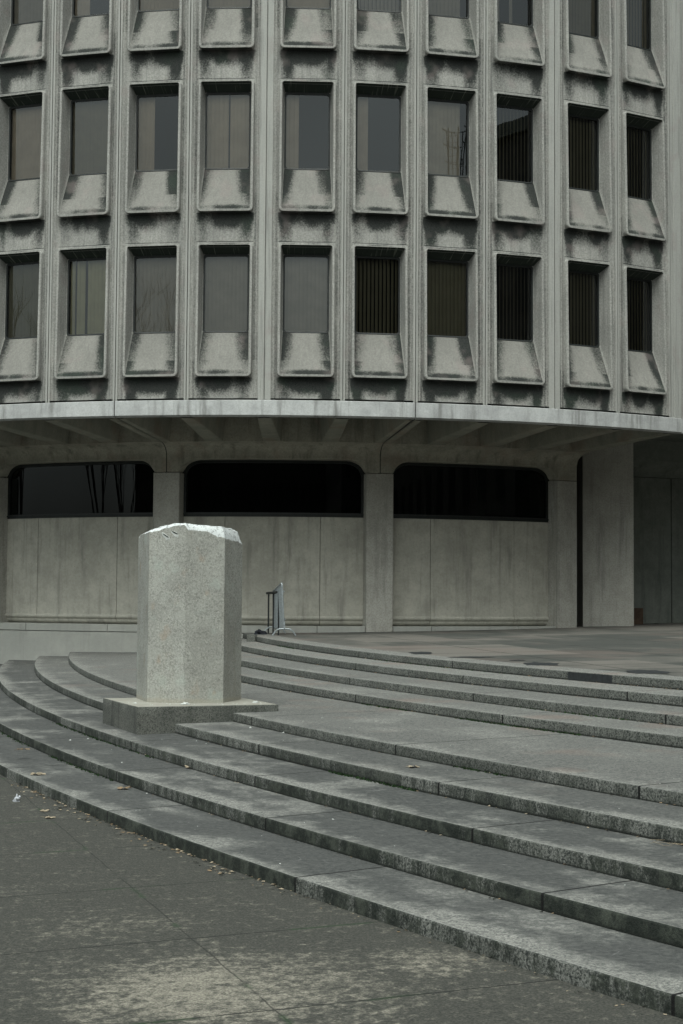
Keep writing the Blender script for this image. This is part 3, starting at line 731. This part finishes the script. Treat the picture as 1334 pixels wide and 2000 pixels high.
# ================================================================= OBJECTS
# broken pedestal: square base block and eight-sided stump
PB = (-1.8, 18.8, -1.6)
ped = empty('broken_pedestal', PB, 'broken off octagonal concrete pedestal stump with white fractured top on the steps', 'pedestal')
Fp, Lp, Rp = Vector((-2.292, 17.767)), Vector((-2.908, 19.261)), Vector((-.72, 18.351)); Bp = Lp + Rp - Fp
mb = MB(); cs = [Fp, Rp, Bp, Lp]; cen = sum(cs, Vector((0, 0))) / 4
def ring4(ins, z, sub=16, j=0.):
    r = []; rnd = random.Random(int(z * 997))
    for i in range(4):
        a, b = cs[i], cs[(i + 1) % 4]
        for s_ in range(sub):
            p = a.lerp(b, s_ / sub); p = p + (cen - p).normalized() * ins; r.append((p.x + rnd.uniform(-j, j), p.y + rnd.uniform(-j, j), z + rnd.uniform(-j, j)))
    return r
mb.grid([ring4(0, -1.95), ring4(0, -1.5), ring4(0, -1.35), ring4(.001, -1.258, j=.0015), ring4(.010, -1.250, j=.001)], None, 0, closed=True)
mb.grid([ring4(.010, -1.250, j=.001), ring4(.3, -1.249)], None, 1, closed=True)
mb.face([mb.vert(p) for p in ring4(.3, -1.249)], 1)
obj('base_block', rebase(mb, PB), [M['block'], M['blocktop']], ped, sharp=40)
oc = [(-2.508, 19.324), (-2.281, 18.556), (-1.83, 18.405), (-1.384, 18.567), (-1.213, 19.171), (-1.42, 19.50), (-1.86, 19.62), (-2.31, 19.54)]
def interp(tab, x):
    if x <= tab[0][0]: return tab[0][1]
    for (x0, y0), (x1, y1) in zip(tab, tab[1:]):
        if x <= x1: return y0 + (y1 - y0) * (x - x0) / (x1 - x0)
    return tab[-1][1]
EDGE = [(-2.5, .755), (-2.42, .757), (-2.29, .765), (-2.15, .782), (-2.06, .815), (-1.99, .835), (-1.85, .845), (-1.81, .793), (-1.72, .778), (-1.58, .772), (-1.515, .735), (-1.39, .695), (-1.27, .672), (-1.2, .65)]
TOPP = [(-2.5, .757), (-2.45, .765), (-2.31, .795), (-2.2, .81), (-2.09, .852), (-2.0, .868), (-1.81, .868), (-1.63, .850), (-1.34, .836), (-1.27, .80), (-1.235, .715), (-1.2, .655)]
from mathutils import noise as MN
def nz(x, y, z, s_): return MN.noise(Vector((x * s_, y * s_, z * s_)))
mb = MB(); per = []; NS = 34
for i in range(8):
    a, b = Vector(oc[i]), Vector(oc[(i + 1) % 8])
    for s_ in range(NS): per.append(a.lerp(b, s_ / NS))
cc = Vector((-1.86, 19.03)); NV = 90
def zedge(p):
    e = interp(EDGE, p.x) if p.y < cc.y + .2 else interp(TOPP, p.x) - .03
    return e + .010 * nz(p.x, p.y, 0, 14) + .007 * nz(p.x, p.y, 3, 40)
rows = []; uv = []
for j in range(NV + 1):
    r = []; q = []
    for p in per:
        ze = zedge(p); z = -1.262 + (ze + 1.262) * j / NV
        dv = (p - cc).normalized() * (.0025 * nz(p.x, p.y, z, 18))
        # two saw gouges below the upper left edge
        for (gx0, gz0, gx1, gz1) in ((-2.02, .775, -1.955, .735), (-1.925, .795, -1.87, .765), ):
            pass
        r.append((p.x + dv.x, p.y + dv.y, z)); q.append((0, z - ze))
    rows.append(r); uv.append(q)
mb.grid(rows, uv, 0, closed=True, flip=False)
rows = [rows[-1]]; uv = [[(0, .0)] * len(per)]
for j, t in enumerate((.015, .03, .055, .09, .15, .22, .32, .45, .6, .8)):
    r = []
    for p in per:
        pp = p.lerp(cc, t); ze = zedge(p); zt = interp(TOPP, pp.x) - .006 + .010 * nz(pp.x, pp.y, 5, 9) + .008 * nz(pp.x, pp.y, 9, 30)
        wgt = min(1., t / .09); r.append((pp.x, pp.y, ze + (zt - ze) * (wgt ** .6) + (.006 * nz(pp.x, pp.y, 2, 60))))
    rows.append(r); uv.append([(0, .05 + t)] * len(per))
ix = mb.grid(rows, uv, 0, closed=True)
cidx = mb.vert((cc.x, cc.y, .86), (0, 1.))
for i in range(len(per)): mb.face((ix[-1][i], ix[-1][(i + 1) % len(per)], cidx), 0)
shaft = obj('shaft', rebase(mb, PB), M['shaft'], ped, sharp=25)
# drill gouges with burst plaster round them
def gouge(p0, p1, nrm):
    p0, p1, nrm = Vector(p0), Vector(p1), Vector(nrm).normalized(); d = p1 - p0; up = Vector((0, 0, 1)); rnd = random.Random(int(p0.z * 1000))
    wm = MB(); n = 14; cen_ = (p0 + p1) / 2 + up * -.012
    ids = []
    for i in range(n * 2):
        a = 2 * pi * i / (n * 2); rr = 1 + rnd.uniform(-.3, .3)
        q = cen_ + d * (.62 * cos(a)) * rr + up * (.030 * sin(a)) * rr + nrm * .003; ids.append(wm.vert(q))
    cidx = wm.vert(cen_ + nrm * .006)
    for i in range(len(ids)): wm.face((ids[i], ids[(i + 1) % len(ids)], cidx))
    bm_ = MB(); ids = []
    for i in range(12):
        a = 2 * pi * i / 12; q = (p0 + p1) / 2 + d * (.5 * cos(a)) + up * (.008 * sin(a)) + nrm * .0095; ids.append(bm_.vert(q))
    bm_.face(ids)
    return wm, bm_
for p0, p1 in (((-2.115, 18.50, .745), (-2.035, 18.475, .695)), ((-2.00, 18.463, .770), (-1.925, 18.438, .735))):
    wm, bm_ = gouge(p0, p1, (-.315, -.949, 0)); w_ = obj('gouge', rebase(wm, PB), M['white'], ped); obj('slot', rebase(bm_, PB), M['black'], w_)

# crowd barrier at the plaza edge
BP = (-1.2, 32.2, -.786)
bar = empty('crowd_barrier', BP, 'galvanised steel crowd barrier standing edge-on beside the black handrail', 'barrier')
nt_, nb_, ft_, fb_ = Vector((-1.205, 31.9, .30)), Vector((-1.155, 31.9, -.62)), Vector((-1.44, 33.2, .12)), Vector((-1.40, 33.2, -.66))
mb = MB()
def rc(pts, rad=.08, n=4):
    out = [pts[0]]
    for a, b, c_ in zip(pts, pts[1:], pts[2:]):
        d0 = (a - b).normalized() * rad; d1 = (c_ - b).normalized() * rad
        for i in range(n + 1):
            t = i / n; out.append((b + d0) * (1 - t) ** 2 + b * 2 * t * (1 - t) + (b + d1) * t ** 2)
    return out + [pts[-1]]
loop = [(nb_ + fb_) / 2, fb_, ft_, nt_, nb_, (nb_ + fb_) / 2]
mb.tube(rc([Vector(p) for p in loop]), .019, 8)
obj('frame', rebase(mb, BP), M['galv'], bar)
mb = MB()
for i in range(1, 15):
    t = i / 15; mb.tube([nt_.lerp(ft_, t) + Vector((0, 0, -.01)), nb_.lerp(fb_, t)], .008, 6)
o = obj('infill_bars', rebase(mb, BP), M['galv'], bar)
for px, py, zz in ((-1.15, 31.9, 0), (-1.40, 33.15, .015)):
    mb = MB(); hw = .235; g0 = -.786 + zz
    pts = [Vector((px - hw, py - .01, g0 + .012)), Vector((px - hw * .62, py - .005, g0 + .145)), Vector((px + hw * .62, py + .005, g0 + .145)), Vector((px + hw, py + .01, g0 + .012))]
    mb.tube(rc(pts, .09, 5), .016, 8); mb.tube([(px, py, g0 + .14), (px, py, g0 + .30)], .022, 8)
    obj('foot', rebase(mb, BP), M['galv'], bar)
for z_ in (.12, -.45):
    mb = MB(); c0 = nt_.lerp(nb_, (.30 - z_) / .92); mb.tube([c0 + Vector((0, 0, -.03)), c0 + Vector((0, 0, .03))], .028, 8); mb.tube([c0, c0 + Vector((.045, 0, 0))], .012, 6)
    obj('clamp', rebase(mb, BP), M['galv'], bar)
# black handrail
HB = (-1.4, 33.0, -.78)
hr = empty('handrail', HB, 'short black iron handrail on three thin posts against the wall', 'handrail')
posts = [(-1.54, 33.35), (-1.42, 32.95), (-1.29, 32.5)]
for x, y in posts:
    mb = MB(); mb.box(x - .017, x + .017, y - .017, y + .017, -.80, .085); obj('post', rebase(mb, HB), M['iron'], hr, smooth=False)
mb = MB(); mb.tube([(-1.58, 33.45, .085), (-1.54, 33.35, .09), (-1.42, 32.95, .095), (-1.24, 32.35, .125)], [.028, .028, .028, .024], 8)
obj('rail', rebase(mb, HB), M['iron'], hr)
# rubble block, crumpled cloth
mb = MB(); rows = []
for z, ins in ((-.93, 0), (-.80, .004), (-.775, .012)):
    rows.append([(-1.90 + ins, 31.75 + ins, z), (-1.72 - ins, 31.70 + ins, z - .01), (-1.70 - ins, 32.1 - ins, z), (-1.93 + ins, 32.15 - ins, z + .02)])
ix = mb.grid(rows, None, 0, closed=True); mb.face(ix[-1])
thing('stone_block', mb, M['block'], (-1.8, 31.9, -.93), 'loose dark stone block at the left end of the top step', 'stone', smooth=False)
def lump(cx, cy, cz, sx, sy, sz, seed, n=14, k=.45):
    mb = MB(); rows = []
    for i in range(n // 2 + 1):
        ph = pi / 2 * i / (n // 2); r = []
        for j in range(n):
            a = 2 * pi * j / n; q = 1 + k * nz(cos(a) * cos(ph) + seed, sin(a) * cos(ph), sin(ph), 2.1)
            r.append((cx + sx * cos(a) * cos(ph) * q, cy + sy * sin(a) * cos(ph) * q, cz + sz * sin(ph) * q))
        rows.append(r)
    mb.grid(rows, None, 0, closed=True); return mb
thing('crumpled_cloth', lump(-1.70, 33.1, -.79, .12, .10, .09, 3.3, 16, .9), M['cloth'], (-1.7, 33.1, -.79), 'crumpled dark cloth lying at the foot of the wall left of the handrail', 'cloth', sharp=20)
# box and debris in the dark recess
mb = MB(); mb.box(6.95, 7.32, 37.9, 38.2, -.70, -.20); thing('cardboard_box', mb, M['brown'], (7.1, 38, -.70), 'tall dark brown box standing beside the pier in the shadowed recess', 'box', smooth=False)
thing('debris_heap', lump(7.75, 38.2, -.68, .36, .2, .09, 8.1, 18, .6), M['soil'], (7.75, 38.2, -.68), 'low dark heap of debris along the wall in the shadowed recess', 'debris')
# tar patches on the plaza rim
for i, (x, y, a, b, lab) in enumerate(((1.22, 23.85, .17, .42, 'smallest'), (1.87, 22.45, .32, .16, ''), (2.42, 21.5, .12, .12, ''), (2.62, 20.5, .24, .42, ''), (3.62, 18.55, .25, .40, ''))):
    mb = MB(); rnd = random.Random(i + 5); n = 22; ids = []
    for j in range(n):
        t = 2 * pi * j / n; q = 1 + rnd.uniform(-.22, .18); px, py = x + a * cos(t) * q, y + b * sin(t) * q; ids.append(mb.vert((px, py, zp(9, px, py) + .004)))
    mb.face(ids); o = thing('asphalt_patch', mb, M['tar'], (x, y, zp(9, x, y)), None, None, kind='structure')

# ---- leaves, chips, moss
def leaf_mb(cx, cy, k, size, seed, crumple=.25):
    mb = MB(); rnd = random.Random(seed); rot = rnd.uniform(0, 2 * pi); n = 20; ids = []
    z0 = zp(k, cx, cy) + .006; c = mb.vert((cx, cy, z0 + size * .12))
    for j in range(n):
        t = 2 * pi * j / n; lobes = .55 + .45 * abs(cos(2.5 * t)) ** .7; r = size * lobes * rnd.uniform(.85, 1.1)
        ids.append(mb.vert((cx + r * cos(t + rot), cy + r * sin(t + rot) * .9, z0 + size * crumple * max(0, rnd.uniform(-.5, 1.)))))
    for j in range(n): mb.face((c, ids[j], ids[(j + 1) % n]))
    e = Vector((cx, cy, z0)); mb.tube([(cx, cy, z0), (cx + size * 1.5 * cos(rot), cy + size * 1.5 * sin(rot), z0 + .004)], .0018, 4)
    return mb
LEAVES = [(-1.44, 15.35, 2, .085, 'leafb', 'curled tan maple leaf below the pedestal corner on the second step'),
          (-2.0, 14.6, 1, .075, 'leaf', 'brown maple leaf on the lowest step left of its block joint'),
          (-3.45, 17.15, 2, .075, 'leaf', 'flat brown leaf near the left end of the second step'),
          (-3.02, 15.75, 1, .08, 'leafb', 'pale folded leaf at the left end of the lowest step'),
          (.63, 13.55, 4, .07, 'leafb', 'pale dry leaf below the wide landing riser'),
          (-2.6, 13.9, 0, .05, 'leafb', 'pale leaf lying in the litter at the foot of the lowest step'),
          (-2.48, 13.5, 0, .055, 'leafb', 'pair of pale crumpled leaves at the foot of the lowest step')]
for i, (x, y, k, s_, m_, lab) in enumerate(LEAVES):
    thing('fallen_leaf', leaf_mb(x, y, k, s_, i + 3), M[m_], (x, y, zp(k, x, y)), lab, 'leaf', 'fallen leaves on the steps')
def scatter(name, k, n, kk, yr, smin, smax, mats, label, cat, seed, dmax=.22, bias=2.5, pts=None, side=-1):
    """bits lying just in front of riser k, on the surface kk"""
    rnd = random.Random(seed); mb = MB()
    for i in range(n):
        y_ = rnd.uniform(*yr); a = arcp(k, y_); d = -(.006 + dmax * rnd.random() ** bias); x, y = stepxy(k, a, d)
        z = zp(kk, x, y) + .003; s_ = rnd.uniform(smin, smax); rot = rnd.uniform(0, 2 * pi); m = rnd.randrange(len(mats)); ids = []; nn = rnd.choice((4, 5, 6))
        for j in range(nn):
            t = 2 * pi * j / nn; r = s_ * rnd.uniform(.5, 1.1); ids.append(mb.vert((x + r * cos(t + rot), y + r * sin(t + rot) * .7, z + s_ * rnd.uniform(0., .55))))
        c = mb.vert((x, y, z + s_ * .35))
        for j in range(nn): mb.face((c, ids[j], ids[(j + 1) % nn]), m)
    o = thing(name, mb, mats, (0, 14, -1.9), label, cat, kind='stuff', sharp=20); return o
scatter('leaf_litter', 1, 300, 0, (10.2, 15.8), .007, .024, [M['leaf'], M['leafb'], M['soil']], 'crumbled brown leaf litter along the foot of the lowest step', 'leaf litter', 1, .16, 2.2)
scatter('leaf_litter', 1, 90, 0, (6.8, 10.3), .005, .014, [M['leaf'], M['leafb'], M['soil'], M['soil']], 'sparse leaf crumbs along the near foot of the lowest step', 'leaf litter', 2, .12, 2.5)
for k in range(2, 10):
    scatter('leaf_litter', k, 130 if k > 5 else 60, k - 1, (8.5 if k < 6 else 15., 17 if k < 6 else 29.), .005, .017 if k < 6 else .022, [M['leaf'], M['soil'], M['soil'], M['leafb']], f'dirt and leaf crumbs in the angle of the {["", "", "second", "third", "fourth", "fifth", "sixth", "seventh", "eighth", "top"][k]} step', 'leaf litter', 20 + k, .05, 3.)
def moss(k, spans, seed, label):
    rnd = random.Random(seed); mb = MB()
    for y0, y1, dens in spans:
        for i in range(dens // 2):
            y_ = rnd.uniform(y0, y1); a = arcp(k, y_); x, y = stepxy(k, a, -.004 - .035 * rnd.random() ** 2); z = zp(k - 1, x, y)
            h = rnd.uniform(.008, .026); w_ = rnd.uniform(.006, .014); t = rnd.uniform(0, pi)
            dx, dy = w_ * cos(t), w_ * sin(t); lx, ly = rnd.uniform(-.01, .01), rnd.uniform(-.012, .004)
            mb.face((mb.vert((x - dx, y - dy, z)), mb.vert((x + dx, y + dy, z)), mb.vert((x + lx, y + ly, z + h))))
    thing('moss', mb, M['moss'], (0, 14, -1.8), label, 'moss', kind='stuff', smooth=False)
moss(3, [(16.2, 20.5, 420)], 3, 'green moss tufts under the third step left of the pedestal')
moss(2, [(15.2, 17.5, 260), (18.5, 20.5, 160)], 2, 'green moss under the second step at the left')
moss(4, [(12.8, 14.2, 420)], 4, 'green moss patches under the fourth step in the middle')
moss(5, [(12.9, 13.6, 120)], 5, 'small moss patch under the fifth step')
moss(6, [(15.2, 17.2, 520), (18.2, 19.4, 160)], 6, 'green moss along the foot of the sixth step')
moss(7, [(15.6, 17.4, 160), (24., 26.5, 120)], 7, 'thin moss at the foot of the seventh step')
moss(9, [(28.2, 29.4, 260), (20., 24., 160)], 9, 'weed and moss at the foot of the top step near the barrier')
# plaster chips fallen from the break
CH = [(-1.80, 18.22, .036, 'largest white plaster chunk on the pedestal base in front of the stump'), (-1.00, 18.62, .028, 'white plaster chunk on the right side of the pedestal base'), (-2.40, 18.38, .016, 'tiny white plaster crumb at the left side of the pedestal base')]
for i, (x, y, s_, lab) in enumerate(CH):
    mb = lump(x, y, -1.249, s_ * 1.4, s_, s_ * .7, i * 3.7, 10, .7); thing('plaster_chunk', mb, M['white'], (x, y, -1.249), lab, 'plaster chunk', 'plaster chunks on the pedestal base')
CH2 = [(-.99, 17.35, 4, .03), (-.60, 16.75, 4, .028), (-1.55, 17.0, 3, .014), (-2.95, 17.2, 3, .02), (-2.78, 17.35, 3, .016), (-1.42, 16.7, 3, .012), (-2.2, 15.9, 2, .015), (-.2, 17.4, 5, .012), (.1, 16.2, 5, .01), (-.4, 17.0, 5, .012), (-1.75, 14.3, 1, .014), (-.4, 10.7, 1, .012), (.9, 11.1, 2, .012), (-.05, 12.0, 2, .014)]
mb = MB(); rnd = random.Random(3)
def chip(x, y, z, s_):
    c = mb.vert((x, y, z + s_ * .6)); ids = [mb.vert((x + s_ * rnd.uniform(.6, 1.2) * cos(2 * pi * j / 6), y + s_ * rnd.uniform(.6, 1.2) * sin(2 * pi * j / 6), z)) for j in range(6)]
    for j in range(6): mb.face((c, ids[j], ids[(j + 1) % 6]))
for x, y, k, s_ in CH2: chip(x, y, zp(k, x, y) + .001, s_ * .7)
for i in range(60):
    a = rnd.uniform(-.2, 2 * pi); x, y = rnd.uniform(-2.5, -.85), rnd.uniform(18.1, 18.7)
    q = Vector((x, y)); n1 = (Rp - Fp).normalized()
    if (q - Fp).cross(n1) if False else ((q.x - Fp.x) * (-n1.y) + (q.y - Fp.y) * n1.x) < .05: continue
    chip(x, y, -1.249, rnd.uniform(.003, .009))
for i in range(90):
    y_ = rnd.uniform(9, 20); k = rnd.randrange(1, 6); x, y = stepxy(k, arcp(k, y_), rnd.uniform(.03, .65)); chip(x, y, zp(k, x, y) + .001, rnd.uniform(.002, .006))
thing('plaster_crumbs', mb, M['white'], (-1, 15, -1.7), 'scattered tiny white plaster crumbs on the steps and pedestal base', 'plaster crumbs', kind='stuff')
mb = lump(-2.98, 14.55, zp(0, -2.98, 14.55), .035, .03, .045, 5.5, 12, 1.1); thing('paper_scrap', mb, M['paper'], (-2.98, 14.55, zp(0, -2.98, 14.55)), 'crumpled white tissue at the foot of the lowest step at far left', 'litter', sharp=10)
# dead grass stalks on the third tread at right
mb = MB(); rnd = random.Random(9)
for i in range(34):
    y_ = rnd.uniform(9.55, 10.35); x, y = stepxy(4, arcp(4, y_), -rnd.uniform(.02, .14)); z = zp(3, x, y) + .004; t = rnd.uniform(-1.2, -.6); l = rnd.uniform(.06, .16)
    mb.tube([(x, y, z), (x + l * .5 * cos(t), y + l * .5 * sin(t), z + rnd.uniform(.004, .02)), (x + l * cos(t + .3), y + l * sin(t + .3), z + .003)], .0012, 4)
thing('dead_grass', mb, M['leafb'], (1.8, 9.9, -1.6), 'wisp of dry grass stalks under the fourth step at the right edge', 'dry grass', kind='stuff')

# ================================================================= what the windows mirror: bare trees and street buildings behind the camera
def tree(x, y, h, seed, label):
    rnd = random.Random(seed); b = (x, y, zp(0, x, y)); root = empty('bare_tree', b, label, 'tree', 'bare winter trees behind the camera')
    tm, cm = MB(), MB()
    def grow(p, d, l, r, lev):
        pts = [p]; rr = [r]; q = p.copy(); n = 4
        for i in range(n):
            d = (d + Vector((rnd.uniform(-1, 1), rnd.uniform(-1, 1), rnd.uniform(-.3, .6))) * .13).normalized(); q = q + d * l / n; pts.append(q.copy()); rr.append(r * (1 - .45 * (i + 1) / n))
        (tm if lev == 0 else cm).tube(pts, rr, 6 if lev < 2 else 3, cap=False)
        if lev >= 5: return
        for i in range(rnd.choice((3, 4, 4)) if lev else 5):
            t = rnd.uniform(.35, 1.); j = min(n, int(t * n) + 1); nd = (d + Vector((rnd.uniform(-1, 1), rnd.uniform(-1, 1), rnd.uniform(-.1, .7))) * .75).normalized()
            grow(pts[j], nd, l * rnd.uniform(.6, .8), rr[j] * .66 + .004, lev + 1)
    grow(Vector(b) + Vector((0, 0, -.1)), Vector((0, 0, 1)), h * .32, h * .022, 0)
    obj('trunk', rebase(tm, b), M['bark'], root); obj('crown', rebase(cm, b), M['bark'], root)
TREES = [(-25, 17, 17, 1, 'tall bare tree mirrored in the lower leftmost window'), (-21, -6, 19, 2, 'spreading bare tree mirrored low in the third window'),
         (-31, 5, 18, 3, 'bare tree at the left edge of the square mirrored in glass'), (-13, -20, 13, 4, 'smaller bare tree mirrored in the strip windows'),
         (-5, -26, 13, 5, 'slender bare tree mirrored in the middle strip window'), (-34, 28, 17, 6, 'bare tree far left beside the building'),
         (-17, -2, 14, 7, 'young bare tree with many stems mirrored in the left strip window'), (-24, 4, 15, 8, 'bare tree with a forked trunk mirrored in the left strip window'), (-28, -9, 15, 9, 'thin bare tree in the second row of the square'), (-9, -12, 12, 10, 'bare tree nearest behind the camera')]
for t_ in TREES: tree(*t_)
def block(name, x0, x1, y0, y1, h, label):
    b = ((x0 + x1) / 2, (y0 + y1) / 2, -2.4); root = empty(name, b, label, 'building')
    mb = MB(); mb.box(x0, x1, y0, y1, -2.4, h); obj('wall', rebase(mb, b), M['brick'], root, smooth=False)
    mb = MB(); mb.box(x0 - .2, x1 + .2, y0 - .2, y1 + .2, h, h + .5); obj('cornice', rebase(mb, b), M['darkwall'], root, smooth=False)
    for fl in range(int((h + 1) // 3.4)):
        mb = MB(); z = -1 + fl * 3.4 + 1.2
        nn = int((x1 - x0) // 3)
        for i in range(nn): xx = x0 + 1 + i * 3; mb.box(xx, xx + 1.4, y1, y1 + .04, z, z + 1.7)
        nn = int((y1 - y0) // 3)
        for i in range(nn): yy = y0 + 1 + i * 3; mb.box(x0 - .04, x0, yy, yy + 1.4, z, z + 1.7)
        obj('window_row', rebase(mb, b), M['black'], root, smooth=False)
block('street_building', 21, 50, -14, 26, 17, 'dark office block mirrored in the right-hand windows')
def ladder():
    b = (21.6, -1.2, 17.5); root = empty('caged_ladder', b, 'caged roof ladder silhouetted in the mirror glass of the seventh upper window', 'ladder')
    h = 3.6; mb = MB()
    for s_ in (-.24, .24): mb.tube([(s_, 0, 0), (s_, 0, h)], .028, 6)
    obj('side_rails', mb, M['iron'], root)
    mb = MB()
    for i in range(11): mb.tube([(-.24, 0, .2 + i * .3), (.24, 0, .2 + i * .3)], .018, 6)
    obj('rungs', mb, M['iron'], root)
    mb = MB()
    def hoop(z, a, b_): return [(a * cos(pi * j / 14), -b_ * sin(pi * j / 14), z) for j in range(15)]
    for z, a, q in ((1.2, .36, .7), (2.1, .40, .75), (2.9, .48, .85), (3.6, .55, .95)): mb.tube(hoop(z, a, q), .028, 6)
    for j in range(2, 13, 2):
        mb.tube([(a * cos(pi * j / 14), -q * sin(pi * j / 14), z) for z, a, q in ((1.2, .36, .7), (2.1, .40, .75), (2.9, .48, .85), (3.6, .55, .95))], .02, 6)
    obj('cage', mb, M['iron'], root); root.rotation_euler.z = .9
ladder()
block('street_building', 13, 50, -46, -20, 22.5, 'tallest dark office block mirrored in the sixth lower window')
block('street_building', -75, 18, -62, -50, 15., 'long low street building mirrored in the strip windows')
